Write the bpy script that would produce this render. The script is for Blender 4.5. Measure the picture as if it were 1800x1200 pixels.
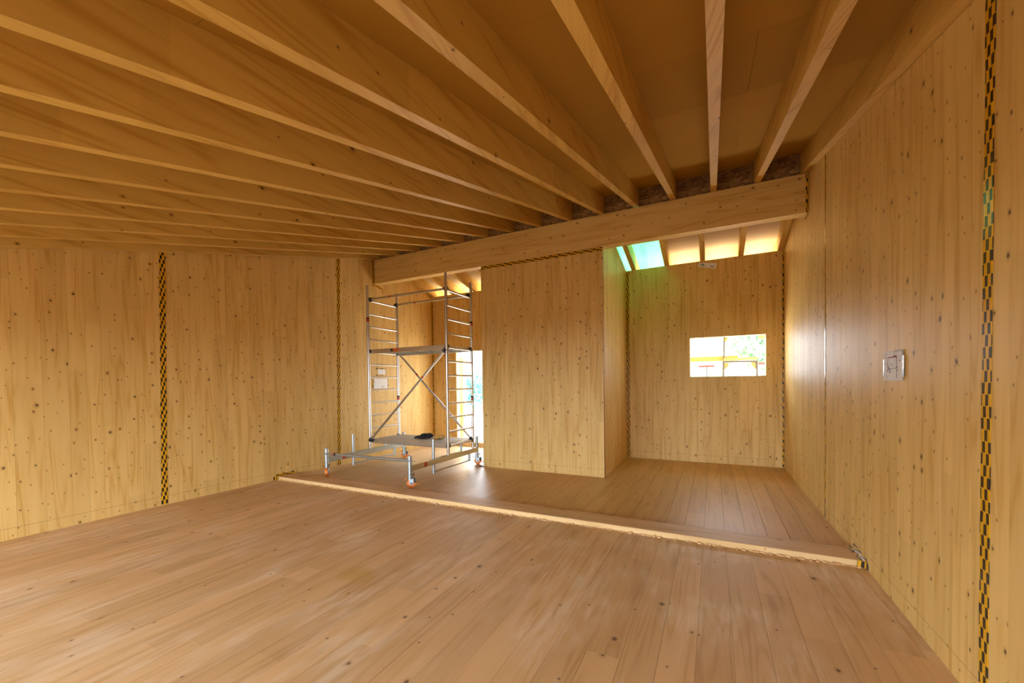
import bpy, math, random
from mathutils import Vector, Matrix

for _o in list(bpy.data.objects):
    bpy.data.objects.remove(_o, do_unlink=True)
S = bpy.context.scene
COL = S.collection
R = math.radians

# ------------------------------------------------------------------ camera
yaw, pitch, roll = R(26.602), R(-1.0625), R(-0.7637)
fwd0 = Vector((-math.sin(yaw), math.cos(yaw), 0))
rgt0 = Vector((math.cos(yaw), math.sin(yaw), 0))
up0 = Vector((0, 0, 1))
fwd = fwd0 * math.cos(pitch) + up0 * math.sin(pitch)
up1 = up0 * math.cos(pitch) - fwd0 * math.sin(pitch)
rgt = rgt0 * math.cos(roll) + up1 * math.sin(roll)
up2 = up1 * math.cos(roll) - rgt0 * math.sin(roll)
cd = bpy.data.cameras.new('camera')
cam = bpy.data.objects.new('camera', cd)
COL.objects.link(cam)
cd.sensor_width = 36.0
cd.lens = 706.7028 / 1800 * 36.0
cd.shift_y = (687.1609 - 600) / 1800
cd.clip_start = 0.02
cam.matrix_world = Matrix(((rgt.x, up2.x, -fwd.x, 0), (rgt.y, up2.y, -fwd.y, 0), (rgt.z, up2.z, -fwd.z, 1.52), (0, 0, 0, 1)))
S.camera = cam

# ------------------------------------------------------------------ world, exposure
W = bpy.data.worlds.new('overcast_sky')
S.world = W
W.use_nodes = True
bg = W.node_tree.nodes['Background']
bg.inputs['Color'].default_value = (0.83, 0.91, 1.0, 1)
bg.inputs['Strength'].default_value = 3.2
sl = bpy.data.lights.new('sun', 'SUN')
sl.energy = 12.0
sl.angle = R(2.0)
sl.color = (1.0, .95, .86)
sun = bpy.data.objects.new('sun', sl)
COL.objects.link(sun)
sun.rotation_euler = Vector((.75, .17, 1.0)).to_track_quat('Z', 'Y').to_euler()
S.view_settings.view_transform = 'Standard'
S.view_settings.look = 'None'
S.view_settings.exposure = 1.95
S.view_settings.gamma = 1.0
S.view_settings.use_curve_mapping = False
S.cycles.use_denoising = True
S.cycles.adaptive_threshold = .04
S.cycles.max_bounces = 8
S.cycles.diffuse_bounces = 6
S.cycles.glossy_bounces = 3
S.cycles.caustics_reflective = False
S.cycles.caustics_refractive = False
S.cycles.sample_clamp_indirect = 6.0


def portal(name, loc, rot, sx, sy):
    """marks an opening to the sky so that the renderer samples daylight through it (a portal emits nothing itself)"""
    l = bpy.data.lights.new(name, 'AREA')
    l.shape = 'RECTANGLE'
    l.size, l.size_y = sx, sy
    l.cycles.is_portal = True
    o = bpy.data.objects.new(name, l)
    COL.objects.link(o)
    o.location = loc
    o.rotation_euler = rot
    return o


YFW = -1.5                                    # wall behind the camera, with its wide door opening
portal('daylight_portal_terrace', (-2.65, YFW - .05, 1.075), (R(90), 0, 0), 7.0, 2.15)
portal('daylight_portal_window', (0.218, 8.42, 1.965), (R(-90), 0, 0), 1.2, .74)
portal('daylight_portal_door', (-5.2, 8.42, 1.2), (R(-90), 0, 0), 1.0, 2.3)

# ------------------------------------------------------------------ measures
XR, XL, YB = 1.0924, -6.404, 8.298
YBM, YBM2 = 6.335, 6.50                       # ridge beam front and back
ZBB, ZBT = 3.66, 4.1585                       # ridge beam underside and top
YBX = 6.362                                   # front of the boxed-in room
XB, XBL = -1.5568, -3.793                     # its right and left faces
SN = 0.2436                                   # slope of the roof over the camera
SF = (ZBT + .022 - 3.748) / (YB - 6.405)      # slope of the far roof
RD = 0.26                                     # rafter depth
ZC = 0.056


def zr(y):
    """underside of the rafters"""
    if y <= 6.405:
        return ZBT - SN * (6.3116 - y)
    return ZBT + .022 - SF * (y - 6.405)


# ------------------------------------------------------------------ node helpers and materials
class NT:
    def __init__(self, name):
        self.m = bpy.data.materials.new(name)
        self.m.use_nodes = True
        self.t = self.m.node_tree
        self.b = self.t.nodes['Principled BSDF']

    def n(self, kind, **kw):
        x = self.t.nodes.new(kind)
        for k, v in kw.items():
            setattr(x, k, v)
        return x

    def put(self, sock, v):
        if isinstance(v, bpy.types.NodeSocket):
            self.t.links.new(v, sock)
        elif v is not None:
            sock.default_value = v

    def math(self, op, a, b=None, c=None, clamp=False):
        x = self.n('ShaderNodeMath', operation=op)
        x.use_clamp = clamp
        self.put(x.inputs[0], a)
        if b is not None:
            self.put(x.inputs[1], b)
        if c is not None:
            self.put(x.inputs[2], c)
        return x.outputs[0]

    def xyz(self, a, b, c=0.0):
        x = self.n('ShaderNodeCombineXYZ')
        for i, v in enumerate((a, b, c)):
            self.put(x.inputs[i], v)
        return x.outputs[0]

    def noise(self, vec, scale=1.0, detail=2.0, rough=.5, dist=0.0):
        x = self.n('ShaderNodeTexNoise')
        self.put(x.inputs['Vector'], vec)
        x.inputs['Scale'].default_value = scale
        x.inputs['Detail'].default_value = detail
        x.inputs['Roughness'].default_value = rough
        x.inputs['Distortion'].default_value = dist
        return x.outputs[0]

    def smooth(self, v, lo, hi, a=0.0, b=1.0):
        x = self.n('ShaderNodeMapRange', interpolation_type='SMOOTHSTEP')
        self.put(x.inputs['Value'], v)
        self.put(x.inputs['From Min'], lo)
        self.put(x.inputs['From Max'], hi)
        self.put(x.inputs['To Min'], a)
        self.put(x.inputs['To Max'], b)
        return x.outputs[0]

    def mix(self, f, a, b, blend='MIX'):
        x = self.n('ShaderNodeMix', data_type='RGBA', blend_type=blend)
        self.put(x.inputs[0], f)
        self.put(x.inputs[6], a if isinstance(a, bpy.types.NodeSocket) else (*a, 1))
        self.put(x.inputs[7], b if isinstance(b, bpy.types.NodeSocket) else (*b, 1))
        return x.outputs[2]

    def pos(self):
        g = self.n('ShaderNodeNewGeometry')
        s = self.n('ShaderNodeSeparateXYZ')
        self.t.links.new(g.outputs['Position'], s.inputs[0])
        return s.outputs

    def rand(self):
        return self.n('ShaderNodeObjectInfo').outputs['Random']

    def bump(self, h, strength=.2, dist=.002):
        x = self.n('ShaderNodeBump')
        x.inputs['Strength'].default_value = strength
        x.inputs['Distance'].default_value = dist
        self.put(x.inputs['Height'], h)
        self.t.links.new(x.outputs[0], self.b.inputs['Normal'])


def wood(name, wax, lax, light, dark, tone=.10, ring=.5, knots=True, kscale=8.3, ksize=(.042, .14), kden=.66,
         kcol=(.10, .040, .012), halo=.35, rough=.5, spec=.3, dust_or_glow=None, chalk=None, seg=2.3, big=.75, stains=0.0, glowx=None):
    k = NT(name)
    p = k.pos()
    ax = dict(x=p[0], y=p[1], z=p[2])
    w = ax[wax[0]]
    for a in wax[1:]:
        w = k.math('ADD', w, ax[a])
    l = ax[lax]
    r = k.rand()
    wo = k.math('MULTIPLY_ADD', r, 37.3, w)
    lo = k.math('MULTIPLY_ADD', r, 91.7, l)
    # knots first: they bend the grain around them
    fac_k = fac_h = None
    if knots:
        v = k.n('ShaderNodeTexVoronoi', voronoi_dimensions='2D', feature='F1')
        kv = k.xyz(k.math('MULTIPLY', wo, kscale * 1.15), k.math('MULTIPLY', lo, kscale * .85))
        k.put(v.inputs['Vector'], kv)
        v.inputs['Scale'].default_value = 1.0
        sc = k.n('ShaderNodeSeparateColor')
        k.t.links.new(v.outputs['Color'], sc.inputs[0])
        sz = k.math('MULTIPLY_ADD', k.math('POWER', sc.outputs[0], 3.5), ksize[1] - ksize[0], ksize[0])
        on = k.math('LESS_THAN', sc.outputs[1], kden)
        d = k.math('DIVIDE', v.outputs['Distance'], sz)
        fac_k = k.math('MULTIPLY', k.smooth(d, .45, 1.05, 1.0, 0.0), on)
        fac_h = k.math('MULTIPLY', k.smooth(d, .7, 2.8, 1.0, 0.0), on)
    bend = fac_h if fac_h is not None else 0.0
    # year rings seen on a sawn face
    low = k.noise(k.xyz(k.math('MULTIPLY', wo, 7.0), k.math('MULTIPLY', lo, .45), k.math('MULTIPLY', r, 9.0)), 1, 1, .45)
    ph = k.math('MULTIPLY_ADD', low, 55.0, k.math('MULTIPLY', bend, 5.0))
    rg = k.math('MULTIPLY_ADD', k.math('SINE', ph), .5, .5)
    rg = k.math('POWER', rg, 2.2)
    fine = k.noise(k.xyz(k.math('MULTIPLY', wo, 130.0), k.math('MULTIPLY', lo, 2.2), 1.0), 1, 2, .6)
    broad = k.noise(k.xyz(k.math('MULTIPLY', wo, 12.0), k.math('MULTIPLY', lo, .9), 5.0), 1, 1, .5)
    rmask = k.smooth(broad, .40, .62)
    f = k.math('MULTIPLY', k.math('MULTIPLY', rg, rmask), ring)
    f = k.math('MULTIPLY_ADD', k.math('SUBTRACT', fine, .35), .55, f)
    f = k.math('MULTIPLY_ADD', k.math('SUBTRACT', broad, .45), big, f, clamp=True)
    col = k.mix(f, light, dark)
    # every board, and every finger-jointed length of it, has a tone of its own
    wn = k.n('ShaderNodeTexWhiteNoise', noise_dimensions='2D')
    k.put(wn.inputs['Vector'], k.xyz(k.math('FLOOR', k.math('DIVIDE', lo, seg)), k.math('MULTIPLY', r, 517.0)))
    tn = k.math('MULTIPLY_ADD', k.math('SUBTRACT', wn.outputs['Value'], .5), 2 * tone, 1.0)
    x = k.n('ShaderNodeMix', data_type='RGBA', blend_type='MULTIPLY')
    x.inputs[0].default_value = 1.0
    k.put(x.inputs[6], col)
    k.put(x.inputs[7], k.xyz(tn, k.math('MULTIPLY_ADD', tn, 1.08, -.08), k.math('MULTIPLY_ADD', tn, 1.25, -.25)))
    col = x.outputs[2]
    if dust_or_glow:
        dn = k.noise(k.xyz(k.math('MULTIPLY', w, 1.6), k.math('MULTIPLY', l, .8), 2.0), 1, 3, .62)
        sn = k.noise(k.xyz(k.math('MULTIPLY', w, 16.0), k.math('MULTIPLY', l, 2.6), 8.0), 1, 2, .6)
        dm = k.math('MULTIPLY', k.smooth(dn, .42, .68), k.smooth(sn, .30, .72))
        if glowx:                                   # painted daylight: floor colour pales toward the door
            dm = k.math('MULTIPLY', k.math('MULTIPLY_ADD', dm, .6, .55), k.smooth(k.math('MULTIPLY_ADD', dn, .8, w), glowx[0], glowx[1], 1.0, 0.0))
        col = k.mix(k.math('MULTIPLY', dm, .75), col, dust_or_glow)
    if stains:
        dd = k.math('POWER', k.math('MULTIPLY', k.math('SUBTRACT', w, -2.58), 4.5), 2.0)
        dd = k.math('ADD', dd, k.math('POWER', k.math('MULTIPLY', k.math('SUBTRACT', l, 2.31), 6.5), 2.0))
        col = k.mix(k.math('MULTIPLY', k.smooth(k.math('MULTIPLY_ADD', sn, 1.2, dd), .5, 1.7, 1.0, 0.0), .55), col, (.50, .30, .045))
        stn = k.smooth(sn, .68, .82, 0.0, stains)
        col = k.mix(stn, col, tuple(c * .45 for c in dark))
    if fac_k is not None:
        col = k.mix(k.math('MULTIPLY', k.math('POWER', fac_h, 1.6), halo), col, tuple(.5 * a + .5 * b for a, b in zip(dark, kcol)))
        col = k.mix(k.math('MULTIPLY', fac_k, .92), col, kcol)
    if chalk:
        ln = k.math('COMPARE', p[2], chalk, .0018)
        col = k.mix(k.math('MULTIPLY', ln, .62), col, (.10, .05, .02))
    k.put(k.b.inputs['Base Color'], col)
    k.b.inputs['Roughness'].default_value = rough
    k.b.inputs['Specular IOR Level'].default_value = spec
    k.bump(fine, .10, .001)
    return k.m


SPR_L, SPR_D = (.725, .497, .178), (.545, .300, .055)
FLR_L, FLR_D = (.64, .405, .190), (.48, .275, .105)
M = {}
M['wall_y'] = wood('spruce_side_wall', 'y', 'z', SPR_L, SPR_D, tone=.055, chalk=.115)
M['wall_x'] = wood('spruce_cross_wall', 'x', 'z', SPR_L, SPR_D, tone=.055, chalk=.132)
M['floor'] = wood('dusty_floor_board', 'x', 'y', FLR_L, FLR_D, tone=.085, kscale=3.4, ksize=(.025, .075), kden=.55, kcol=(.13, .07, .035),
                  halo=.30, rough=.55, spec=.3, dust_or_glow=(.80, .66, .47), seg=3.1, stains=.25)
M['floor_rear'] = wood('shaded_floor_board', 'x', 'y', (.60, .345, .115), (.46, .240, .062), tone=.07, kscale=3.8, ksize=(.025, .07), kden=.55, kcol=(.13, .06, .02), halo=.30, rough=.42, spec=.36, seg=3.1, dust_or_glow=(.78, .65, .46), glowx=(-3.4, -1.9))  # shade of the rear floor in the colour, door light as paling
M['rafter'] = wood('sawn_rafter', 'xz', 'y', (.66, .43, .115), (.45, .232, .030), tone=.08, kscale=3.2, ksize=(.02, .06), kden=.5, ring=.5, big=.55, halo=.45)
M['beam'] = wood('glued_beam', 'yz', 'x', SPR_L, SPR_D, tone=.05, kscale=5.5, ksize=(.04, .09), kden=.62, ring=.45)
M['sill'] = wood('threshold_wood', 'yz', 'x', (.64, .40, .185), (.47, .265, .105), tone=.05, kscale=4, ksize=(.03, .06), kden=.4, dust_or_glow=(.66, .50, .31))
M['fresh'] = wood('fresh_cut_wood', 'yz', 'x', (.76, .54, .26), (.62, .39, .15), tone=.05, kscale=4, ksize=(.02, .05), kden=.4)
M['end'] = wood('panel_end_grain', 'yz', 'x', (.42, .20, .075), (.30, .13, .045), tone=.05, knots=False)
M['plank_out'] = wood('outdoor_plank', 'yz', 'x', (.40, .24, .085), (.32, .18, .06), tone=.1, knots=False)


def plain(name, col, rough=.5, metal=0.0, spec=.5, var=0.0, scale=20.0):
    k = NT(name)
    k.b.inputs['Roughness'].default_value = rough
    k.b.inputs['Metallic'].default_value = metal
    k.b.inputs['Specular IOR Level'].default_value = spec
    c = n = None
    tc = k.n('ShaderNodeTexCoord')
    n = k.noise(tc.outputs['Object'], scale, 3, .6)
    c = k.mix(n, tuple(x * (1 - var) for x in col), tuple(min(1, x * (1 + var)) for x in col))
    k.put(k.b.inputs['Base Color'], c)
    return k.m


M['alu'] = plain('aluminium', (.62, .61, .585), .33, 1.0, var=.06, scale=14)
M['galv'] = plain('galvanised_steel', (.50, .60, .66), .38, .85, var=.16, scale=30)
M['deck_ply'] = plain('grey_phenolic_ply', (.40, .39, .37), .55, var=.10, scale=40)
M['black'] = plain('black_plastic', (.018, .018, .020), .45, var=.2)
M['cloth'] = plain('black_fabric', (.012, .012, .013), .85, var=.3, scale=60)
M['tan'] = plain('tan_leather', (.55, .33, .08), .7, var=.2, scale=50)
M['orange'] = plain('orange_plastic', (.80, .22, .015), .45, var=.12)
M['redlab'] = plain('red_label', (.52, .045, .02), .4, var=.1)
M['orlab'] = plain('orange_label', (.75, .16, .02), .4, var=.1)
M['paper'] = plain('white_paper', (.80, .82, .86), .7, var=.03, scale=8)
M['ink'] = plain('grey_ink', (.10, .10, .13), .7, var=.1)
M['inkred'] = plain('dark_red_ink', (.30, .03, .06), .7, var=.1)
M['inkgreen'] = plain('green_ink', (.10, .28, .12), .7, var=.1)
M['brown'] = plain('dark_brown_scrap', (.06, .022, .008), .7, var=.3, scale=50)
M['pale'] = plain('pale_plank', (.80, .52, .12), .7, var=.12, scale=6)
M['steel_y'] = plain('yellow_bracket', (.20, .155, .055), .5, var=.1)
M['dark_steel'] = plain('weathered_tube', (.035, .032, .025), .5, var=.2)
M['redbar'] = plain('red_bar', (.22, .018, .016), .5, var=.1)
M['bark'] = plain('bark', (.30, .25, .2), .9, var=.3)
M['plaster'] = plain('pale_plaster', (.40, .41, .42), .8, var=.04, scale=2)
M['rooftile'] = plain('grey_roof_tile', (.20, .19, .19), .8, var=.12, scale=6)
M['glassdark'] = plain('dark_window_glass', (.3, .33, .35), .1, var=.1)
M['soil'] = plain('low_bounce_soil', (.10, .085, .07), .95, var=.2, scale=5)  # unseen front ground, made dark to hold down light bounced indoors
M['ground'] = plain('trodden_gravel', (.62, .60, .55), .95, var=.14, scale=5)


def leaf_mat(name, col):
    k = NT(name)
    r = k.noise(k.n('ShaderNodeTexCoord').outputs['Object'], 4.0, 2)
    k.put(k.b.inputs['Base Color'], k.mix(r, tuple(c * .6 for c in col), tuple(c * 1.4 for c in col)))
    k.b.inputs['Roughness'].default_value = .6
    return k.m


M['leaf'] = leaf_mat('leaves', (.22, .36, .20))
M['leaf2'] = leaf_mat('bluish_leaves', (.06, .30, .24))


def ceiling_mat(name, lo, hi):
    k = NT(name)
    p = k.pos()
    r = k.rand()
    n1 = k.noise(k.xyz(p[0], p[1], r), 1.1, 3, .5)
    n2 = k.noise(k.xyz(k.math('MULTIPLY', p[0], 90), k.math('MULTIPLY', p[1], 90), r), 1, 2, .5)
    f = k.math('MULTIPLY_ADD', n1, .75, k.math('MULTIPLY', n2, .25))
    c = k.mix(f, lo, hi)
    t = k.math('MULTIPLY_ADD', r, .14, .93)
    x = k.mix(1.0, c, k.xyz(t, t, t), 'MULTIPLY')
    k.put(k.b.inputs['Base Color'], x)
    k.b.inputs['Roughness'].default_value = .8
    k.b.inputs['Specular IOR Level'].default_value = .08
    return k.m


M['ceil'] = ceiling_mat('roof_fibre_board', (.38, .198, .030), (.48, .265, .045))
M['ceil_far'] = ceiling_mat('lit_roof_board', (.50, .345, .165), (.58, .42, .215))  # same board as the near slope, paler to paint in the eaves daylight


def osb_mat():
    k = NT('strand_board')
    tc = k.n('ShaderNodeTexCoord')
    v = k.n('ShaderNodeTexVoronoi', feature='F1')
    mp = k.n('ShaderNodeMapping')
    mp.inputs['Scale'].default_value = (22, 22, 55)
    mp.inputs['Rotation'].default_value = (0, .4, 0)
    k.t.links.new(tc.outputs['Object'], mp.inputs[0])
    k.t.links.new(mp.outputs[0], v.inputs['Vector'])
    v.inputs['Scale'].default_value = 1.0
    sc = k.n('ShaderNodeSeparateColor')
    k.t.links.new(v.outputs['Color'], sc.inputs[0])
    k.put(k.b.inputs['Base Color'], k.mix(sc.outputs[0], (.13, .06, .02), (.40, .23, .08)))
    k.b.inputs['Roughness'].default_value = .7
    return k.m


M['osb'] = osb_mat()


def tape_mat():
    """adhesive tape: yellow, printed with black blocks stepping sideways row by row"""
    k = NT('yellow_black_tape')
    uv = k.n('ShaderNodeUVMap')
    s = k.n('ShaderNodeSeparateXYZ')
    k.t.links.new(uv.outputs[0], s.inputs[0])
    row = k.math('FLOOR', k.math('DIVIDE', s.outputs[1], .053))
    ph = k.math('FRACT', k.math('MULTIPLY_ADD', row, .37, k.math('DIVIDE', s.outputs[0], .044)))
    blk = k.math('LESS_THAN', ph, .48)
    rf = k.math('FRACT', k.math('DIVIDE', s.outputs[1], .053))
    blk = k.math('MULTIPLY', blk, k.math('GREATER_THAN', rf, .06))
    n = k.noise(k.xyz(s.outputs[0], s.outputs[1], 1.0), 60, 2)
    y = k.mix(n, (.66, .33, .010), (.80, .46, .015))
    k.put(k.b.inputs['Base Color'], k.mix(blk, y, (.022, .016, .012)))
    k.b.inputs['Roughness'].default_value = .22
    k.b.inputs['Specular IOR Level'].default_value = .55
    return k.m


M['tape'] = tape_mat()


def film_mat():
    k = NT('green_translucent_film')
    t = k.t
    out = [n for n in t.nodes if n.type == 'OUTPUT_MATERIAL'][0]
    k.b.inputs['Base Color'].default_value = (.16, .60, .47, 1)
    k.b.inputs['Roughness'].default_value = .4
    tr = k.n('ShaderNodeBsdfTranslucent')
    p = k.pos()
    n = k.noise(k.xyz(p[0], p[1], 0.0), 2.2, 2)
    k.put(tr.inputs['Color'], k.mix(n, (.115, .42, .215), (.19, .48, .29)))
    ms = k.n('ShaderNodeMixShader')
    ms.inputs[0].default_value = .62
    t.links.new(k.b.outputs[0], ms.inputs[1])
    t.links.new(tr.outputs[0], ms.inputs[2])
    t.links.new(ms.outputs[0], out.inputs['Surface'])
    return k.m


M['film'] = film_mat()

# ------------------------------------------------------------------ object helpers
ORG = {}


def org(o):
    return ORG.get(o.name, Vector((0, 0, 0))) if o else Vector((0, 0, 0))


def tag(o, label=None, cat=None, group=None, kind=None):
    if label:
        o['label'] = label
    if cat:
        o['category'] = cat
    if group:
        o['group'] = group
    if kind:
        o['kind'] = kind
    return o


def empty(name, loc, parent=None):
    o = bpy.data.objects.new(name, None)
    COL.objects.link(o)
    o.empty_display_size = .1
    o.location = Vector(loc) - org(parent)
    o.parent = parent
    ORG[o.name] = Vector(loc)
    return o


class MB:
    def __init__(self):
        self.v, self.f, self.uv = [], [], None

    def quadbox(self, c8):
        b = len(self.v)
        self.v += [Vector(c) for c in c8]
        self.f += [tuple(b + i for i in q) for q in ((0, 3, 2, 1), (4, 5, 6, 7), (0, 1, 5, 4), (1, 2, 6, 5), (2, 3, 7, 6), (3, 0, 4, 7))]
        return self

    def box(self, x0, x1, y0, y1, z0, z1):
        return self.quadbox([(x0, y0, z0), (x1, y0, z0), (x1, y1, z0), (x0, y1, z0), (x0, y0, z1), (x1, y0, z1), (x1, y1, z1), (x0, y1, z1)])

    def boxr(self, c, sx, sy, sz, rot=(0, 0, 0)):
        from mathutils import Euler
        e = Euler(rot).to_matrix()
        c = Vector(c)
        h = [(-1, -1, -1), (1, -1, -1), (1, 1, -1), (-1, 1, -1), (-1, -1, 1), (1, -1, 1), (1, 1, 1), (-1, 1, 1)]
        return self.quadbox([c + e @ Vector((a * sx / 2, b * sy / 2, d * sz / 2)) for a, b, d in h])

    def bar(self, p0, p1, w, t, up=(0, 0, 1)):
        """rectangular bar: w across, t along up"""
        p0, p1 = Vector(p0), Vector(p1)
        d = (p1 - p0).normalized()
        s = d.cross(Vector(up)).normalized()
        u = s.cross(d)
        q = []
        for p in (p0, p1):
            q += [p - s * w / 2 - u * t / 2, p + s * w / 2 - u * t / 2, p + s * w / 2 + u * t / 2, p - s * w / 2 + u * t / 2]
        return self.quadbox(q)

    def tube(self, p0, p1, r, n=14, r1=None, cap=True):
        p0, p1 = Vector(p0), Vector(p1)
        r1 = r if r1 is None else r1
        d = (p1 - p0).normalized()
        a = Vector((0, 0, 1)) if abs(d.z) < .9 else Vector((1, 0, 0))
        s = d.cross(a).normalized()
        u = s.cross(d)
        b = len(self.v)
        for p, rr in ((p0, r), (p1, r1)):
            for i in range(n):
                t = 2 * math.pi * i / n
                self.v.append(p + (s * math.cos(t) + u * math.sin(t)) * rr)
        for i in range(n):
            j = (i + 1) % n
            self.f.append((b + i, b + n + i, b + n + j, b + j))
        if cap:
            self.f.append(tuple(b + i for i in range(n)))
            self.f.append(tuple(b + 2 * n - 1 - i for i in range(n)))
        return self

    def ball(self, c, rx, ry, rz, nu=14, nv=9, rot=None):
        b = len(self.v)
        c = Vector(c)
        for j in range(nv + 1):
            ph = math.pi * j / nv
            for i in range(nu):
                th = 2 * math.pi * i / nu
                p = Vector((rx * math.sin(ph) * math.cos(th), ry * math.sin(ph) * math.sin(th), rz * math.cos(ph)))
                if rot:
                    p = rot @ p
                self.v.append(c + p)
        for j in range(nv):
            for i in range(nu):
                k = (i + 1) % nu
                self.f.append((b + j * nu + i, b + (j + 1) * nu + i, b + (j + 1) * nu + k, b + j * nu + k))
        return self

    def build(self, name, mat, parent=None, smooth=False, at=None, bevel=0.0):
        c = Vector(at) if at else sum(self.v, Vector()) / len(self.v)
        me = bpy.data.meshes.new(name)
        me.from_pydata([tuple(v - c) for v in self.v], [], self.f)
        if self.uv:
            lay = me.uv_layers.new(name='UVMap')
            for lp in me.loops:
                lay.data[lp.index].uv = self.uv[lp.vertex_index]
        me.materials.append(M[mat])
        if smooth:
            for p in me.polygons:
                p.use_smooth = True
        me.update()
        o = bpy.data.objects.new(name, me)
        COL.objects.link(o)
        o.parent = parent
        o.location = c - org(parent)
        ORG[o.name] = c
        if smooth:
            md = o.modifiers.new('edge_split', 'EDGE_SPLIT')
            md.split_angle = R(40)
        if bevel:
            md = o.modifiers.new('bevel', 'BEVEL')
            md.width = bevel
            md.segments = 2
            md.limit_method = 'ANGLE'
        return o


rng = random.Random(7)


def cuts(a, b, lo, hi, must=()):
    """split [a,b] into board widths between lo and hi, keeping the cuts in must"""
    pts = [a] + sorted(m for m in must if a < m < b) + [b]
    out = []
    for s, e in zip(pts, pts[1:]):
        x = s
        while e - x > hi:
            w = rng.uniform(lo, hi)
            if e - x - w < lo * .6:
                w = (e - x) / 2
            out.append((x, x + w))
            x += w
        out.append((x, e))
    return out


# ------------------------------------------------------------------ floor
fl = MB().box(XL - .4, XR + .4, YFW - .3, YB + .12, -.25, -.030).build('floor', 'floor')
tag(fl, 'dusty spruce plank floor of the unfinished room', kind='structure')
PW = .1867
x = -1.024 - PW * 29
edges = []
while x < XR:
    edges.append(x)
    x += PW
edges = [e for e in edges if e > XL + .05]
edges = [XL - .07] + edges + [XR + .02]
for i, (a, b) in enumerate(zip(edges, edges[1:])):
    for (y0, y1, gap) in ((YFW - .1, 4.15, .0016), (4.38, YB + .1, .0028)):
        js = [y0]
        if y0 < 0:
            if rng.random() < .55:
                js.append(rng.uniform(1.2, 3.6))
        elif rng.random() < .2:
            js.append(rng.uniform(5.5, 7.5))
        js.append(y1)
        for q0, q1 in zip(js, js[1:]):
            dz = rng.uniform(-.0012, .0)
            g0 = gap * rng.uniform(.3, 1.3)
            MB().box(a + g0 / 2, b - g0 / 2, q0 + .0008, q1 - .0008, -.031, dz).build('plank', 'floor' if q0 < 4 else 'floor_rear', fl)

# ------------------------------------------------------------------ walls
TB = .022                                          # thickness of the face boards


def side_wall(name, xf, sgn, label, must):
    """long wall at X = xf, the room on the side sgn"""
    x0, x1 = (xf - sgn * .14, xf - sgn * TB)
    m = MB()
    ys = [YFW - .2, 6.405, YB + .14]
    for y0, y1 in zip(ys, ys[1:]):
        a, b = min(x0, x1), max(x0, x1)
        t0, t1 = zr(y0) + RD, zr(y1) + RD
        m.quadbox([(a, y0, -.25), (b, y0, -.25), (b, y1, -.25), (a, y1, -.25), (a, y0, t0), (b, y0, t0), (b, y1, t1), (a, y1, t1)])
    w = m.build(name, 'wall_y')
    tag(w, label, kind='structure')
    for y0, y1 in cuts(YFW - .1, YB + .1, .115, .215, must):
        d = rng.uniform(0, .0007)
        a, b = sorted((xf - sgn * (TB + .004), xf - sgn * d))
        g = .0006
        g1 = .003 if any(abs(y1 - q) < 1e-6 for q in must) else g
        yA, yB_ = y0 + g, y1 - g1
        MB().quadbox([(a, yA, -.02), (b, yA, -.02), (b, yB_, -.02), (a, yB_, -.02), (a, yA, zr(yA) + RD - .002), (b, yA, zr(yA) + RD - .002),
                      (b, yB_, zr(yB_) + RD - .002), (a, yB_, zr(yB_) + RD - .002)]).build('board', 'wall_y', w)
    return w


def cross_wall(name, yf, sgn, xa, xb, ztop, thick, label, holes=(), must=(), boards=True, mat='wall_x', lo=.10, hi=.2):
    """wall at Y = yf facing -Y when sgn = -1; holes = (x0, x1, z0, z1)"""
    ya, yb = sorted((yf - sgn * TB, yf - sgn * thick))
    m = MB()
    xs = sorted({xa, xb} | {h[0] for h in holes} | {h[1] for h in holes})

    def spans(c):
        zz = [(-.02, ztop)]
        for h in holes:
            if h[0] - 1e-6 <= c <= h[1] + 1e-6:
                new = []
                for z0, z1 in zz:
                    if h[2] > z0 + .01:
                        new.append((z0, h[2]))
                    if h[3] < z1 - .01:
                        new.append((h[3], z1))
                zz = new
        return zz
    for s, e in zip(xs, xs[1:]):
        for z0, z1 in spans((s + e) / 2):
            m.box(s, e, ya, yb, -.25 if z0 < 0 else z0, z1)
    w = m.build(name, mat)
    tag(w, label, kind='structure')
    if boards:
        for s, e in cuts(xa, xb, lo, hi, [h[0] for h in holes] + [h[1] for h in holes] + list(must)):
            for z0, z1 in spans((s + e) / 2):
                d = rng.uniform(0, .0007)
                a, b = sorted((yf - sgn * (TB + .004), yf - sgn * d))
                g = .0006
                MB().box(s + g, e - g, a, b, z0, z1 - .001).build('board', mat, w)
    return w


side_wall('wall_left', XL, 1, 'long left wall of knotty upright spruce boards', (2.652, 5.40))
side_wall('wall_right', XR, -1, 'long right wall of knotty upright spruce boards', (2.553, 5.447))
WIN = (-.39, .8255, 1.603, 2.3285)
DOOR = (-5.69, -4.72, -.1, 2.32)
cross_wall('wall_back', YB, -1, XL - .06, XR + .02, 3.748, .115, 'back wall of knotty spruce with window and door openings', [WIN, DOOR])
cross_wall('wall_front', YFW, 1, XL - .1, XR + .1, zr(YFW) + RD, .14, 'front wall behind the viewer with a wide terrace opening',
           [(-6.15, .85, -.1, 2.15)], boards=False)
bx = cross_wall('wall_box_front', YBX, -1, XBL, XB, ZBB, .09, 'front of the boxed-in room, knotty spruce under the ridge beam')
# its visible end edge, its two sides
MB().box(XB, XB + .0012, YBX + .006, YBX + .055, .0, ZBB - .01).build('panel_edge', 'end', bx)


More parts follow.
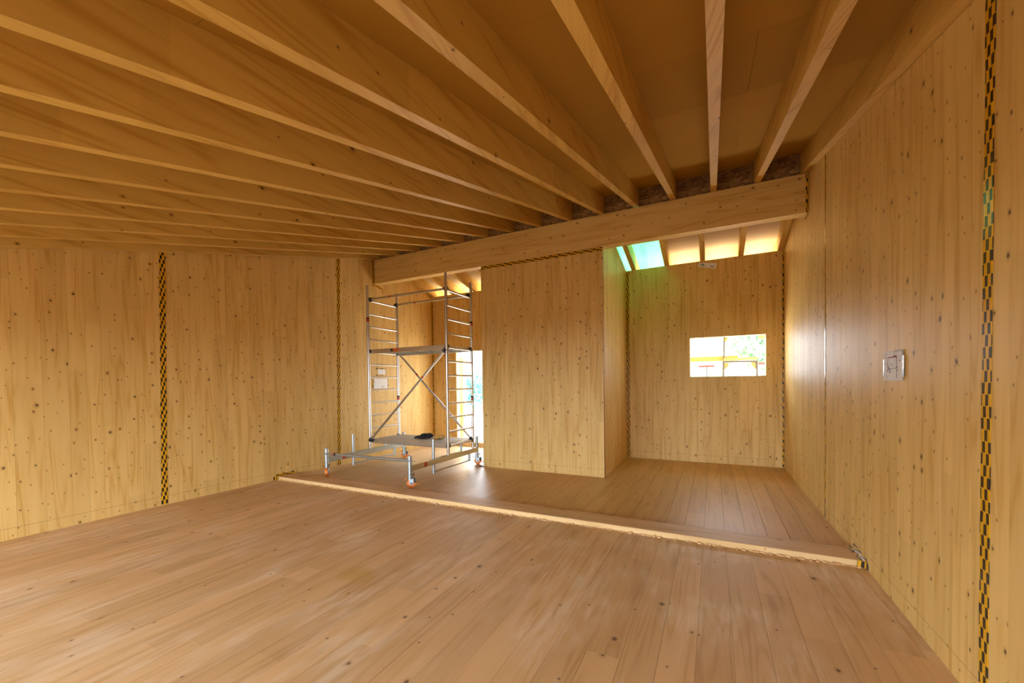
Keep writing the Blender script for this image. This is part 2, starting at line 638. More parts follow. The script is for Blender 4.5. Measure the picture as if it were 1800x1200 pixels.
def box_side(name, xf, sgn, label):
    x0, x1 = sorted((xf - sgn * .09, xf - sgn * TB))
    y0, y1 = YBX + .09, YB
    m = MB().quadbox([(x0, y0, 0), (x1, y0, 0), (x1, y1, 0), (x0, y1, 0), (x0, y0, zr(y0)), (x1, y0, zr(y0)), (x1, y1, zr(y1)), (x0, y1, zr(y1))])
    w = m.build(name, 'wall_y')
    tag(w, label, kind='structure')
    for s, e in cuts(y0 + .001, y1 - .001, .1, .2):
        d = rng.uniform(0, .0006)
        a, b = sorted((xf - sgn * (TB + .003), xf - sgn * d))
        MB().quadbox([(a, s, 0), (b, s, 0), (b, e - .0006, 0), (a, e - .0006, 0), (a, s, zr(s) - .002), (b, s, zr(s) - .002),
                      (b, e - .0006, zr(e) - .002), (a, e - .0006, zr(e) - .002)]).build('board', 'wall_y', w)


box_side('wall_box_right', XB, 1, 'right side of the boxed-in room, beside the window alcove')
box_side('wall_box_left', XBL, -1, 'left side of the boxed-in room, beside the door')

# ------------------------------------------------------------------ roof
Y0, YE = YFW - 1.1, 9.45


def slab(m, xa, xb, y0, y1, off, th, e=0.0):
    """slanting board under or above the roof plane between y0 and y1"""
    return m.quadbox([(xa, y0, zr(y0) + off), (xb, y0, zr(y0) + off), (xb, y1, zr(y1) + off), (xa, y1, zr(y1) + off),
                      (xa, y0, zr(y0) + off + th), (xb, y0, zr(y0) + off + th), (xb, y1, zr(y1) + off + th), (xa, y1, zr(y1) + off + th)])


RL, RR = XL - .5, XR + 1.5  # unseen right gable overhang, drawn out to block sun from the window
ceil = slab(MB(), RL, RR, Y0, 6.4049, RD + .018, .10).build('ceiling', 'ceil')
tag(ceil, 'near slope of the open rafter ceiling, rising to the ridge beam', kind='structure')
FB = (-1.70, -.82)                                  # the two bays closed with green film
FY = (6.62, 9.44)
m = MB()
slab(m, RL, FB[0], 6.4051, YE, RD + .018, .10)
slab(m, FB[1], RR, 6.4051, YE, RD + .018, .10)
slab(m, FB[0], FB[1], 6.4051, FY[0], RD + .018, .10)
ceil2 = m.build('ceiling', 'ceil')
tag(ceil2, 'far slope of the roof beyond the ridge beam, open at the eaves', kind='structure')

# fibre boards on the underside of the deck
ypan = [Y0]
y = 6.40
row = []
while y > Y0 + .2:
    row.append(y)
    y -= .90
row = sorted(row + [Y0])
for i, (a, b) in enumerate(zip(row, row[1:])):
    off = (-.9 * (i % 2)) - .35
    x = RL + off
    while x < RR:
        s, e = max(x, RL), min(x + 2.5, RR)
        if e - s > .05:
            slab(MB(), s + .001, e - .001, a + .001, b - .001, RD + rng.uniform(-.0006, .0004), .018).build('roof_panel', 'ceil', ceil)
        x += 2.5
row = [6.415, 7.1, 7.85, 8.6, YE]
for i, (a, b) in enumerate(zip(row, row[1:])):
    for s0, e0 in ((RL, FB[0]), (FB[1], RR)):
        for s, e in cuts(s0, e0, 1.2, 2.4):
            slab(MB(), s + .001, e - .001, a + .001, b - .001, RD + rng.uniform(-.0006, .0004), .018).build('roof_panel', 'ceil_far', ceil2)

WR = .075
X0, DX = -.0251, .5241
raf = [X0 - i * DX for i in range(-1, 12)] + [-6.345]
raf = [1.012] + raf
for a in raf:
    slab(MB(), a, a + WR, Y0, 6.395, 0.0, RD - .001).build('rafter', 'rafter', ceil)
far = [-1.41 - .62 * i for i in range(-4, 9)]
for c in far:
    c = min(max(c, XL + .045), XR - .05)
    slab(MB(), c - .042, c + .042, 6.415, YE, 0.0, RD - .001).build('rafter', 'rafter', ceil2)
# strand board blocking that closes the bays over the ridge beam
rs = sorted(raf)
rs = [XL - .08 - WR] + rs + [XR + .01]
for a, b in zip(rs, rs[1:]):
    if b - (a + WR) > .02:
        MB().box(a + WR + .001, b - .001, 6.378, 6.394, ZBT + .002, ZBT + .022 + RD - .004).build('blocking_board', 'osb', ceil)
# film over the roof opening
m = MB()
n, k_ = 24, 20
b0 = len(m.v)
for j in range(k_ + 1):
    yy = FY[0] - .06 + (FY[1] - FY[0] + .1) * j / k_
    for i in range(n + 1):
        xx = FB[0] - .05 + (FB[1] - FB[0] + .1) * i / n
        sag = .012 * math.sin(i * .9 + .35 * j) + .01 * math.sin(j * 1.3) - .015 * math.sin(math.pi * ((i / n * 2) % 1))
        m.v.append(Vector((xx, yy, zr(yy) + RD + .13 + sag)))
for j in range(k_):
    for i in range(n):
        a = b0 + j * (n + 1) + i
        m.f.append((a, a + 1, a + n + 2, a + n + 1))
o = m.build('roof_film', 'film', smooth=True)
tag(o, 'green translucent film stretched over the roof opening by the alcove', 'film')
o.modifiers.new('thick', 'SOLIDIFY').thickness = .0015

# ridge beam
rb = MB().box(XL + .002, XR - .002, YBM, YBM2, ZBB, ZBT - .001).build('ridge_beam', 'beam', bevel=.004)
tag(rb, 'long glued spruce ridge beam carrying the rafter ends', 'beam')

# threshold timber across the floor
th = MB().box(XL + .003, XR - .003, 4.132, 4.407, 0.0, ZC).build('threshold_timber', 'sill', bevel=.004)
tag(th, 'flat timber sill crossing the whole floor below the ridge beam', 'timber')
o = MB().box(XL + .003, XR - .003, 4.1275, 4.1325, .004, ZC - .004).build('front_face', 'fresh', th)
tag(o, 'pale freshly cut front face')
m = MB()
x = XL + .05
while x < XR - .03:
    w = rng.uniform(.006, .035)
    h = rng.uniform(.002, .016)
    dy = rng.uniform(.004, .022)
    a = rng.uniform(-.4, .4)
    if rng.random() < .72:
        m.boxr((x, 4.122 - dy / 2, h / 2), w, dy, h, (rng.uniform(-.3, .3), rng.uniform(-.1, .1), a))
    x += w * rng.uniform(.5, 1.4)
o = m.build('splinter_fringe', 'sill', th)
o['kind'] = 'stuff'

# door sill and a timber strip in the door opening
o = MB().box(DOOR[0], DOOR[1], YB - .005, YB + .11, 0.0, .105).build('trim_1', 'fresh')
tag(o, 'timber sill across the bottom of the rear door opening', kind='structure')


# ------------------------------------------------------------------ adhesive tapes
def tape(label, path, cross, lift=.0012, wob=.0025):
    """ribbon swept along path; cross = offsets across it; thickness towards nrm"""
    n = len(cross)
    us = [0.0]
    for a, b in zip(cross, cross[1:]):
        us.append(us[-1] + (Vector(b[0]) - Vector(a[0])).length)
    pts = [Vector(path[0])]
    for a, b in zip(path, path[1:]):
        a, b = Vector(a), Vector(b)
        k = max(1, int((b - a).length / .09))
        for i in range(1, k + 1):
            pts.append(a.lerp(b, i / k))
    m = MB()
    m.uv = []
    L = 0.0
    rows = []
    for i, p in enumerate(pts):
        if i:
            L += (p - pts[i - 1]).length
        w1, w2 = rng.uniform(-wob, wob), rng.uniform(0, wob * .5)
        top, bot = [], []
        for j, (c, nr) in enumerate(cross):
            c, nr = Vector(c), Vector(nr)
            sc = 1 + (w1 / .03)
            top.append(len(m.v))
            m.v.append(p + c * sc + nr * (lift + .0006 + w2))
            m.uv.append((us[j], L))
            bot.append(len(m.v))
            m.v.append(p + c * sc + nr * .0003)
            m.uv.append((us[j], L))
        rows.append((top, bot))
    for (t0, b0), (t1, b1) in zip(rows, rows[1:]):
        for j in range(n - 1):
            m.f.append((t0[j], t0[j + 1], t1[j + 1], t1[j]))
            m.f.append((b0[j], b1[j], b1[j + 1], b0[j + 1]))
        m.f.append((t0[0], t1[0], b1[0], b0[0]))
        m.f.append((t0[-1], b0[-1], b1[-1], t1[-1]))
    o = m.build('joint_tape', 'tape')
    return tag(o, label, 'tape', 'yellow and black joint tapes')


def flat(d, half, nr):
    return [(tuple(-half * c for c in d), nr), (tuple(half * c for c in d), nr)]


Xw = XL + .0008
tape('wide yellow and black tape strip down the left wall, nearest the viewer', [(Xw, 2.627, .012), (Xw, 2.678, zr(2.678) + .05)], flat((0, -1, 0), .033, (1, 0, 0)))
tape('narrow-looking yellow and black tape strip on the left wall beside the scaffold', [(Xw, 5.362, .012), (Xw, 5.442, zr(5.44) + .05)], flat((0, -1, 0), .034, (1, 0, 0)))
Xw = XR - .0008
tape('wide yellow and black tape strip down the right wall, at the picture edge', [(Xw, 2.560, .012), (Xw, 2.544, zr(2.544) + .1)], flat((0, 1, 0), .034, (-1, 0, 0)))
tape('thin glossy tape over the panel joint of the right wall, beyond the plan sheet', [(Xw, 5.449, .012), (Xw, 5.449, zr(5.449) - .003)], flat((0, 1, 0), .016, (-1, 0, 0)))
tape('taped corner where the right wall meets the window wall', [(XR - .0008, YB - .0008, .01), (XR - .0008, YB - .0008, 3.73)],
     [((-.024, 0, 0), (0, -1, 0)), ((0, 0, 0), (-.7, -.7, 0)), ((0, -.03, 0), (-1, 0, 0))])
tape('taped corner between the boxed-in room and the window wall', [(XB + .0012, YB - .0008, .01), (XB + .0012, YB - .0008, 3.72)],
     [((0, -.03, 0), (1, 0, 0)), ((0, 0, 0), (.7, -.7, 0)), ((.055, 0, 0), (0, -1, 0))])
tape('taped corner at the far left behind the scaffold', [(XL + .0008, YB - .0008, .02), (XL + .0008, YB - .0008, 3.64)],
     [((0, -.03, 0), (1, 0, 0)), ((0, 0, 0), (.7, -.7, 0)), ((.03, 0, 0), (0, -1, 0))])
tape('horizontal tape along the top of the boxed-in room under the ridge beam', [(XBL + .01, YBX - .0008, ZBB - .030), (XB - .002, YBX - .0008, ZBB - .030)],
     flat((0, 0, 1), .026, (0, -1, 0)))
tape('tape sealing the left end of the ridge beam to the wall', [(XL + .004, YBM - .001, ZBT - .01), (XL + .004, YBM - .001, ZBB - .004)],
     [((-.003, -.034, 0), (1, 0, 0)), ((0, 0, 0), (.7, -.7, 0)), ((.022, 0, 0), (0, -1, 0))])
tape('short hanging tape end below the left end of the ridge beam', [(XL + .001, YBM - .03, ZBB - .025), (XL + .001, YBM + .12, ZBB - .035), (XL + .001, YBM + .24, ZBB - .07), (XL + .001, YBM + .255, ZBB - .15)],
     flat((0, .45, .89), .018, (1, 0, 0)))
tape('tape sealing the right end of the ridge beam to the wall', [(XR - .004, YBM - .001, ZBT - .01), (XR - .004, YBM - .001, ZBB - .004)],
     [((.003, -.034, 0), (-1, 0, 0)), ((0, 0, 0), (-.7, -.7, 0)), ((-.022, 0, 0), (0, -1, 0))])
tape('short tape under the right end of the ridge beam', [(XR - .001, YBM - .02, ZBB - .022), (XR - .001, YBM2 + .02, ZBB - .022)],
     flat((0, 0, 1), .02, (-1, 0, 0)))
for xw, sg, side in ((XL + .004, 1, 'left'), (XR - .004, -1, 'right')):
    tape('crumpled tape along the top of the %s end of the floor sill' % side, [(xw, 4.44, ZC + .001), (xw, 4.115, ZC + .001)],
         [((-sg * .003, 0, .032), (sg, 0, 0)), ((0, 0, .002), (sg * .7, 0, .7)), ((sg * .045, 0, 0), (0, 0, 1))], lift=.003, wob=.007)
    tape('crumpled tape down the front of the %s end of the floor sill' % side, [(xw, 4.122, ZC + .002), (xw, 4.118, .003)],
         [((-sg * .003, -.04, 0), (sg, 0, 0)), ((0, 0, 0), (sg * .7, -.7, 0)), ((sg * .05, 0, 0), (0, -1, 0))], lift=.003, wob=.007)

# ------------------------------------------------------------------ papers on the walls


def sheet(name, label, xw, sg, y0, y1, z0, z1, cat, nseg=8):
    m = MB()
    for i in range(nseg + 1):
        y = y0 + (y1 - y0) * i / nseg
        t = i / nseg
        lift = .0025 + .003 * (abs(t - .5) * 2) ** 4 + .0006 * math.sin(t * 9)
        for z in (z0, z1):
            m.v.append(Vector((xw + sg * lift, y, z)))
            m.v.append(Vector((xw + sg * (lift + .0005), y, z)))
    for i in range(nseg):
        a, b = 4 * i, 4 * i + 4
        m.f += [(a + 1, b + 1, b + 3, a + 3), (a, a + 2, b + 2, b), (a + 2, a + 3, b + 3, b + 2), (a, b, b + 1, a + 1)]
    m.f += [(0, 1, 3, 2), (4 * nseg, 4 * nseg + 2, 4 * nseg + 3, 4 * nseg + 1)]
    o = m.build(name, 'paper')
    return tag(o, label, cat)


ps = sheet('plan_sheet', 'printed floor plan sheet stuck to the right wall with tape', XR, -1, 3.424, 3.748, 1.507, 1.708, 'paper')


def hline(m, x, y0, y1, z, t=.0016):
    m.box(x - .0003, x + .0003, min(y0, y1), max(y0, y1), z - t / 2, z + t / 2)


def vline(m, x, y, z0, z1, t=.0016):
    m.box(x - .0003, x + .0003, y - t / 2, y + t / 2, z0, z1)


PX = XR - .0072
PXA = lambda y: PX


def py(t):
    return 3.748 + (3.424 - 3.748) * t


def pz(t):
    return 1.708 + (1.507 - 1.708) * t


m = MB()
vline(m, PX, py(.22), pz(.24), pz(.70), .003)
hline(m, PX, py(.27), py(.69), pz(.60), .0025)
vline(m, PX, py(.69), pz(.24), pz(.93), .004)
vline(m, PX, py(.57), pz(.02), pz(.2), .003)
hline(m, PX, py(.05), py(.22), pz(.45), .0018)
vline(m, PX, py(.18), pz(.80), pz(.96), .003)
hline(m, PX, py(.57), py(.97), pz(.03), .0025)
vline(m, PX, py(.97), pz(.03), pz(.2), .0025)
for a, b in ((.24, .52), (.27, .57), (.3, .62), (.23, .66), (.38, .68), (.34, .73), (.44, .45), (.75, .66), (.72, .56), (.85, .35), (.12, .1), (.1, .2)):
    m.boxr((PX, py(a), pz(b)), .0006, .012, .007)
m.build('plan_lines', 'ink', ps)['kind'] = 'stuff'
m = MB()
hline(m, PX - .0003, py(.22), py(.69), pz(.215), .0055)
hline(m, PX - .0003, py(.54), py(.69), pz(.195), .008)
vline(m, PX - .0003, py(.69), pz(.2), pz(.36), .005)
m.build('plan_walls', 'inkred', ps)['kind'] = 'stuff'


def strip(parent, xw, sg, y0, y1, z0, z1, lift):
    m = MB()
    m.uv = []
    vert = (z1 - z0) > (y1 - y0)
    for yy, zz in ((y0, z0), (y1, z0), (y1, z1), (y0, z1)):
        for h in (0, .0005):
            m.v.append(Vector((xw + sg * (lift + h), yy, zz)))
            m.uv.append(((yy - y0, zz - z0) if vert else (zz - z0, yy - y0)))
    m.f += [(1, 3, 5, 7), (0, 6, 4, 2), (0, 2, 3, 1), (2, 4, 5, 3), (4, 6, 7, 5), (6, 0, 1, 7)]
    return m.build('tape_strip', 'tape', parent)


strip(ps, XR, -1, 3.405, 3.436, 1.53, 1.668, .0068)
strip(ps, XR, -1, 3.738, 3.758, 1.535, 1.655, .0068)
p1 = sheet('note_sheet', 'small blank white sheet taped on the left wall behind the scaffold', XL, 1, 6.40, 6.615, 1.752, 1.866, 'paper')
strip(p1, XL, 1, 6.34, 6.625, 1.868, 1.890, .0045)
strip(p1, XL, 1, 6.34, 6.625, 1.728, 1.750, .0045)
p2 = sheet('drawing_sheet', 'larger white drawing sheet taped on the left wall behind the scaffold', XL, 1, 6.28, 6.678, 1.455, 1.665, 'paper')
strip(p2, XL, 1, 6.245, 6.275, 1.47, 1.65, .0045)
strip(p2, XL, 1, 6.684, 6.708, 1.49, 1.66, .0045)
m = MB()
for i in range(14):
    yy, zz = rng.uniform(6.5, 6.6), rng.uniform(1.475, 1.53)
    m.boxr((XL + .0042, yy, zz), .0006, rng.uniform(.01, .04), .003, (rng.uniform(-.6, .6), 0, 0))
m.build('pencil_sketch', 'ink', p2)['kind'] = 'stuff'
# sticker on the window wall, hanging askew
c = [Vector((-.235, 0, 3.72)), Vector((.066, 0, 3.669)), Vector((.046, 0, 3.573)), Vector((-.245, 0, 3.649))]


def stick(t, s):
    """point on the sticker: t to the right, s downwards"""
    a = c[0].lerp(c[1], t)
    b = c[3].lerp(c[2], t)
    return a.lerp(b, s)


m = MB()
q = [p + Vector((0, YB - .001, 0)) for p in (c[3], c[2], c[1], c[0])]
m.quadbox([q[0], q[1], q[2], q[3]] + [p + Vector((0, -.0015, 0)) for p in q])
st = tag(m.build('product_sticker', 'paper'), 'white printed sticker hanging askew high on the window wall', 'sticker')


def dab(m, t0, t1, s0, s1):
    y = YB - .0029
    a = [stick(t0, s1), stick(t1, s1), stick(t1, s0), stick(t0, s0)]
    m.quadbox([p + Vector((0, y + .0006, 0)) for p in a] + [p + Vector((0, y, 0)) for p in a])


m = MB()
dab(m, .12, .2, .25, .5)
dab(m, .26, .34, .25, .62)
dab(m, .1, .36, .66, .74)
m.build('green_print', 'inkgreen', st)['kind'] = 'stuff'
m = MB()
dab(m, .2, .25, .18, .42)
dab(m, .4, .5, .6, .68)
dab(m, .66, .9, .55, .72)
dab(m, .86, .9, .15, .3)
dab(m, .55, .6, .1, .16)
m.build('dark_print', 'ink', st)['kind'] = 'stuff'

# ------------------------------------------------------------------ mobile scaffold tower
XA, XC = -4.03, -5.83                       # right and left frames
YFt, YRr = 5.60, 6.385                       # front and rear legs
sc = tag(empty('scaffold_tower', (-4.93, 5.55, 0)), 'aluminium mobile scaffold tower with two platforms on orange castors', 'scaffold')
RUNG = [.470, .712, .955, 1.195, 1.436, 1.676, 1.917, 2.150, 2.392, 2.633, 2.870, 3.124]
TR = .0255


def tube_part(name, p0, p1, r, mat='alu', parent=sc, n=16):
    return MB().tube(p0, p1, r, n).build(name, mat, parent, smooth=True)


for xx in (XA, XC):
    for yy in (YFt, YRr):
        lg = tube_part('leg', (xx, yy, .325), (xx, yy, 3.33), TR)
        tube_part('spigot', (xx, yy, 3.33), (xx, yy, 3.405), TR * .82, parent=lg)
        tube_part('joint_collar', (xx, yy, 2.27), (xx, yy, 2.33), TR * 1.15, parent=lg)
        zl = {(XA, YRr): (2.60, 1.22), (XC, YFt): (2.72,), (XC, YRr): (1.22,), (XA, YFt): ()}[(xx, yy)]
        for z in zl:
            tube_part('label_band', (xx, yy, z), (xx, yy, z + .055), TR * 1.04, 'redlab', lg)
            tube_part('label_band', (xx, yy, z + .055), (xx, yy, z + .085), TR * 1.045, 'black', lg)
        # locking pin
        MB().tube((xx, yy - .045, .40), (xx, yy + .045, .40), .006, 8).build('locking_pin', 'galv', lg)
    for z in RUNG:
        tube_part('rung', (xx, YFt + TR * .9, z), (xx, YRr - TR * .9, z), .0165, n=12)


def rail(name, p0, p1, r=.0195):
    p0, p1 = Vector(p0), Vector(p1)
    o = tube_part(name, p0, p1, r)
    d = (p1 - p0).normalized()
    for p, s in ((p0, -1), (p1, 1)):
        m = MB().tube(p - d * .03 * -s * 0 + d * s * -.03, p + d * s * .035, r * 1.75, 12)
        m.tube(p + Vector((0, 0, .03)), p + Vector((0, 0, -.045)), r * 1.2, 10)
        m.build('snap_hook', 'black', o, smooth=True)
    a = p0.lerp(p1, .27)
    MB().tube(a, a + d * .035, r * 1.06, 12).build('label_band', 'redlab', o, smooth=True)
    return o


rail('guard_rail', (XC + .03, YFt + .045, 3.150), (XA - .03, YFt + .045, 3.150))
rail('guard_rail', (XC + .03, YRr - .045, 3.160), (XA - .03, YRr - .045, 3.160))
rail('diagonal_brace', (XC + .03, YRr - .02, 2.19), (XA - .03, YRr - .02, .50))
rail('diagonal_brace', (XA - .03, YFt - .01, 2.10), (XC + .03, YFt - .01, .50))


def platform(zt):
    d = MB().box(XC + .055, XA - .055, YFt + .05, YRr - .05, zt - .012, zt).build('platform', 'deck_ply', sc)
    for yy in (YFt + .035, YRr - .035):
        MB().box(XC + .04, XA - .04, yy - .016, yy + .016, zt - .078, zt + .004).build('side_rail', 'alu', d, bevel=.004)
        for xx, s in ((XC + .02, 1), (XA - .02, -1)):
            MB().boxr((xx, yy, zt - .03), .075, .042, .07).build('claw', 'black', d, bevel=.008)
    for i in range(5):
        xx = XC + .25 + i * .325
        MB().box(xx - .015, xx + .015, YFt + .052, YRr - .052, zt - .05, zt - .013).build('cross_member', 'alu', d)
    for xx in (XC + .03, XA - .03):
        MB().box(xx - .012, xx + .012, YFt + .06, YRr - .06, zt - .045, zt - .006).build('end_rail', 'alu', d)
    return d


lo_p = platform(.508)
up_p = platform(2.197)
MB().box(-5.30, -5.24, YFt + .018, YFt + .0192, 2.140, 2.190).build('label_plate', 'black', up_p)
MB().box(-5.24, -5.10, YFt + .018, YFt + .0192, 2.140, 2.190).build('label_plate', 'orlab', up_p)

# stabiliser base: a beam under each frame, its posts and castors, a tube joining the front ends
YS0, YS1 = 4.63, 6.522
for xx in (XA, XC):
    b = MB().box(xx - .024, xx + .024, YS0 + .02, YS1 - .02, .238, .326).build('stabiliser_beam', 'alu' if xx == XA else 'galv', sc, bevel=.005)
    MB().box(xx - .026 if xx == XA else xx + .024, xx - .024 if xx == XA else xx + .026, 4.94, 5.00, .243, .321).build('label_plate', 'redlab', b)
    if xx == XA:
        MB().box(xx + .024, xx + .026, 4.94, 5.00, .243, .321).build('label_plate', 'redlab', b)
    for yy, z0, z1 in ((5.195, .088, .645), (6.245, .105, .27)):
        q = xx + (.0 if yy > 6 else .0)
        tube_part('upright', (q, yy, z0), (q, yy, z1), .0235, 'galv', b)
    tube_part('spigot', (xx, 5.985, .30), (xx, 5.985, .462), .02, 'galv', b)
    MB().bar((xx, 5.195, .118), (xx, 6.245, .122), .026, .026).build('lower_bar', 'alu' if xx == XA else 'galv', b, bevel=.003)
    for yy, z1, ang in ((YS0, .470, 35), (YS1, .530, 15)):
        ps_ = tube_part('jack_post', (xx, yy, .150), (xx, yy, z1), .030, 'galv')
        MB().ball((xx, yy, z1), .030, .030, .008, 14, 6).build('post_cap', 'galv', ps_, smooth=True)
        tube_part('spindle', (xx, yy, .110), (xx, yy, .16), .020, 'galv', ps_)
        m = MB().tube((xx + .025, yy + .0, .195), (xx + .062, yy, .195), .006, 8)
        m.boxr((xx + .066, yy, .198), .008, .012, .046, (0, .3, 0))
        m.boxr((xx + .040, yy, .160), .016, .016, .012)
        m.build('wing_screw', 'dark_steel', ps_)
        # castor
        a = R(ang + (95 if (xx == XC and yy < 5) else 0))
        ux, uy = math.cos(a), math.sin(a)               # rolling direction
        sx_, sy_ = -uy, ux                              # axle direction
        cx_, cy_ = xx + ux * .018, yy + uy * .018
        m = MB()
        m.tube((xx, yy, .122), (xx, yy, .146), .040, 18)
        for s in (-1, 1):
            c0 = Vector((cx_ + sx_ * s * .026, cy_ + sy_ * s * .026, .092))
            m.boxr(c0, .062, .005, .074, (0, 0, a))
            m.boxr(c0 + Vector((0, 0, -.035)), .036, .005, .03, (0, 0, a))
        m.boxr((cx_ - ux * .006, cy_ - uy * .006, .124), .078, .058, .006, (0, 0, a))
        cs = m.build('castor', 'galv', sc, smooth=True)
        w0 = Vector((cx_, cy_, .064))
        ax_ = Vector((sx_, sy_, 0))
        MB().tube(w0 - ax_ * .021, w0 + ax_ * .021, .064, 28).build('wheel', 'orange', cs, smooth=True)
        MB().tube(w0 - ax_ * .032, w0 + ax_ * .032, .012, 12).build('axle', 'dark_steel', cs, smooth=True)
        m = MB()
        u3 = Vector((ux, uy, 0))
        m.boxr(w0 + u3 * .078 + Vector((0, 0, -.012)), .062, .046, .010, (0, .22, a))
        m.build('brake_pedal', 'orange', cs, bevel=.003)
        MB().boxr(w0 - u3 * .075 + Vector((0, 0, .072)), .052, .046, .011, (0, -.45, a)).build('release_pedal', 'orange', cs, bevel=.003)
        MB().boxr(w0 + u3 * .050 + Vector((0, 0, .038)), .026, .05, .066, (0, -.1, a)).build('brake_shoe', 'black', cs, bevel=.004)
ct = tube_part('cross_tube', (XC - .015, YS0 - .012, .386), (XA + .05, YS0 - .012, .400), .0185, 'galv')
tube_part('sleeve', (XC + .24, YS0 - .012, .3882), (XA, YS0 - .012, .3998), .0215, 'galv', ct)
tube_part('clamp_band', (XC + .205, YS0 - .012, .388), (XC + .25, YS0 - .012, .3882), .025, 'black', ct)
MB().boxr((XC + .20, YS0 - .02, .405), .03, .04, .03).build('clamp_button', 'orlab', ct, bevel=.004)
MB().bar((XC - .12, YS0 - .02, .375), (XC, YS0 - .012, .387), .012, .006).build('lock_tongue', 'galv', ct)
MB().bar((XA + .03, YS0 - .012, .398), (XA + .11, YS0 - .02, .400), .03, .008).build('lock_tongue', 'galv', ct)

# ------------------------------------------------------------------ gloves on the lower platform


def glove(name, label, mat, base, ang, L, wid, fat, spread, n):
    """a limp work glove: cuff at base, fingers along ang"""
    d = Vector((math.cos(ang), math.sin(ang), 0))
    s = Vector((-d.y, d.x, 0))
    base = Vector(base)
    rot = Matrix((d, s, Vector((0, 0, 1)))).transposed()
    m = MB()
    m.ball(base + d * L * .16, L * .24, wid * .44, fat, 16, 10, rot)
    m.ball(base + d * L * .42, L * .26, wid * .54, fat * .92, 16, 10, rot)
    for i in range(n):
        t = (i - (n - 1) / 2) / ((n - 1) / 2)
        p = base + d * L * .52 + s * t * wid * .38
        q = base + d * L * (1.0 - .10 * abs(t)) + s * t * wid * (.44 + spread)
        zz = fat * .42
        p.z, q.z = base.z - fat + zz, base.z - fat + zz * .95
        mid = p.lerp(q, .5) + Vector((0, 0, fat * .25 * (1 if i % 2 else .3)))
        m.tube(p, mid, zz, 10, zz * .92)
        m.tube(mid, q, zz * .92, 10, zz * .7)
        m.ball(mid, zz * .93, zz * .93, zz * .93, 10, 6)
        m.ball(q, zz * .72, zz * .72, zz * .72, 10, 6)
    p = base + d * L * .3 + s * wid * .45
    q = base + d * L * .58 + s * wid * .80
    p.z = q.z = base.z - fat + fat * .45
    m.tube(p, q, fat * .45, 10, fat * .36)
    m.ball(q, fat * .37, fat * .37, fat * .37, 10, 6)
    o = m.build(name, mat, smooth=True)
    md = o.modifiers.new('remesh', 'REMESH')
    md.mode = 'VOXEL'
    md.voxel_size = .006
    md.use_smooth_shade = True
    sm = o.modifiers.new('smooth', 'SMOOTH')
    sm.iterations = 4
    return tag(o, label, 'glove', 'work gloves on the platform')


glove('work_glove', 'limp black work glove on the lower scaffold platform', 'cloth', (-4.78, 6.12, .508 + .048), R(193), .34, .16, .048, .06, 4)
glove('work_glove', 'tan work glove beside the black one on the lower platform', 'tan', (-4.49, 6.10, .508 + .040), R(178), .23, .12, .040, .04, 4)

# scrap by the corner of the boxed-in room
m = MB()
pts = [(-3.865, 6.335, .002), (-3.80, 6.315, .004), (-3.755, 6.345, .003), (-3.80, 6.352, .014), (-3.845, 6.350, .018), (-3.885, 6.315, .012), (-3.83, 6.33, .024)]
m.v = [Vector(p) for p in pts]
m.f = [(0, 1, 6), (1, 2, 6), (2, 3, 6), (3, 4, 6), (4, 5, 6), (5, 0, 6), (0, 5, 4), (0, 4, 3), (0, 3, 2), (0, 2, 1)]
tag(m.build('tape_scrap', 'brown'), 'dark brown scrap lying at the left corner of the boxed-in room', 'scrap')

# ------------------------------------------------------------------ outside
o = MB().box(-40, 40, 3, 60, -.5, -.28).build('ground', 'ground')
tag(o, 'pale gravel yard behind the house', kind='structure')
o = MB().box(-40, 40, -40, 3, -.5, -.28).build('ground', 'soil')
tag(o, 'unseen soil in front of the house, darkened to cut bounce light', kind='structure')

fs = tag(empty('facade_scaffold', (.3, 9.7, -.28)), 'site scaffold with planks standing outside the window', 'scaffold')
for xx in (.195, .812):
    MB().tube((xx, 9.7, -.28), (xx, 9.7, 1.93), .021, 10).build('frame_post', 'dark_steel', fs, smooth=True)
MB().tube((.195, 9.7, 1.925), (.812, 9.7, 1.918), .022, 10).build('frame_head', 'dark_steel', fs, smooth=True)
MB().tube((.205, 9.7, 1.93), (.215, 9.7, 2.62), .018, 10).build('rail_post', 'dark_steel', fs, smooth=True)
for xx, s in ((.205, 1), (.80, -1)):
    m = MB()
    m.quadbox([(xx, 9.705, 1.90), (xx + s * .10, 9.705, 1.90), (xx + s * .085, 9.705, 1.83), (xx, 9.705, 1.74),
               (xx, 9.715, 1.90), (xx + s * .10, 9.715, 1.90), (xx + s * .085, 9.715, 1.83), (xx, 9.715, 1.74)])
    m.build('gusset', 'steel_y', fs)
MB().box(-1.2, .47, 9.73, 9.77, 1.945, 2.05).build('toe_plank', 'plank_out', fs)
MB().box(.2, .81, 9.60, 9.66, 1.948, 2.0).build('toe_plank', 'plank_out', fs)
MB().boxr((.245, 9.70, 2.40), .05, .06, .09, (0, .3, 0)).build('tube_clamp', 'steel_y', fs)
MB().box(.83, .96, 9.6, 9.7, 2.36, 2.50).build('timber_block', 'plank_out', fs)
for x0, x1, y in ((-.32, .03, 11.0), (.92, 1.3, 11.0)):
    o = MB().box(x0, x1, y - .02, y + .02, 1.862 if x0 < 0 else 1.89, 1.905 if x0 < 0 else 1.935).build('rail_segment', 'redbar', fs)
MB().tube((-.14, 11.0, -.28), (-.14, 11.0, 1.88), .012, 8).build('rail_stake', 'dark_steel', fs, smooth=True)
MB().tube((1.1, 11.0, -.28), (1.1, 11.0, 1.91), .012, 8).build('rail_stake', 'dark_steel', fs, smooth=True)

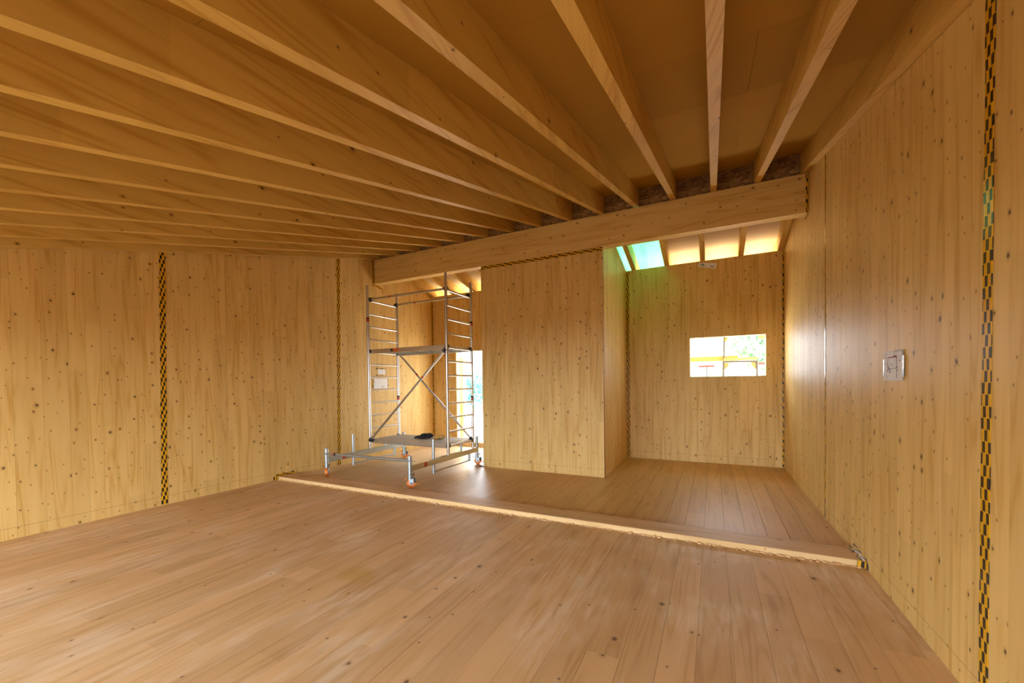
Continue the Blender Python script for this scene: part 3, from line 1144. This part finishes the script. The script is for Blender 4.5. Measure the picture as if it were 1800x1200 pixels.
pt = tag(empty('porch_post', (-6.33, 9.5, -.28)), 'yellow timber porch post outside the rear door', 'post')
MB().box(-6.40, -6.25, 9.45, 9.60, -.28, 2.26).build('post_shaft', 'pale', pt)
MB().box(-6.50, -6.30, 9.44, 9.61, 2.22, 2.29).build('post_head', 'pale', pt)
MB().box(-6.43, -6.35, 9.40, 9.45, -.28, 1.05).build('side_plank', 'plank_out', pt)


def tree(label, x, y, h, r, mat, nl, cz=.62, tall=1.0, trunk=True, cat='tree', name='leafy_tree'):
    t = tag(empty(name, (x, y, -.28)), label, cat)
    rr = random.Random(int(x * 31 + y * 17))
    if trunk:
        m = MB().tube((x, y, -.28), (x + .1, y, h * cz), r * .07, 10, r * .04)
        m.build('trunk', 'bark', t, smooth=True)
    m = MB()
    for i in range(nl):
        u, v, w = rr.gauss(0, 1), rr.gauss(0, 1), rr.gauss(0, 1)
        n = math.sqrt(u * u + v * v + w * w) + 1e-6
        k = rr.random() ** .4 * r * (1 + .25 * math.sin(u * 5 + v * 3))
        p = Vector((x + u / n * k, y + v / n * k, h * cz + w / n * k * tall))
        if p.z < -.2:
            continue
        s = r * rr.uniform(.05, .10)
        a = Vector((rr.uniform(-1, 1), rr.uniform(-1, 1), rr.uniform(-1, 1))).normalized()
        b = a.cross(Vector((rr.uniform(-1, 1), rr.uniform(-1, 1), rr.uniform(-1, 1)))).normalized()
        i0 = len(m.v)
        m.v += [p - a * s, p - b * s * .5, p + a * s, p + b * s * .5]
        m.f.append((i0, i0 + 1, i0 + 2, i0 + 3))
    f = m.build('foliage', mat, t)
    f['kind'] = 'stuff'
    return t


tree('broad leafy tree seen through the right half of the window', 2.0, 17.0, 5.2, 1.9, 'leaf', 2600)
tree('small rounded tree seen low at the left of the window', -.35, 19.0, 2.6, 1.0, 'leaf', 1600, cz=.5)
tree('bluish green shrub far beyond the rear door', -11.9, 19.0, 2.7, 1.1, 'leaf2', 2200, cz=.42, trunk=True, cat='shrub', name='garden_shrub')

hs = tag(empty('distant_house', (.6, 30, -.28)), 'pale grey house far beyond the window', 'house')
MB().box(-3.0, 3.2, 28, 36, -.28, 3.2).build('house_wall', 'plaster', hs)
m = MB()
m.quadbox([(-3.4, 27.6, 3.2), (3.6, 27.6, 3.2), (3.6, 36.4, 3.2), (-3.4, 36.4, 3.2), (-3.4, 31.9, 5.4), (3.6, 31.9, 5.4), (3.6, 32.1, 5.4), (-3.4, 32.1, 5.4)])
m.build('house_roof', 'rooftile', hs)
for xx in (-1.9, -.3, 1.5):
    f = MB().box(xx - .45, xx + .45, 27.93, 28.0, 1.2, 2.5).build('house_window', 'paper', hs)
    MB().box(xx - .38, xx + .38, 27.91, 27.93, 1.27, 2.43).build('pane', 'glassdark', f)
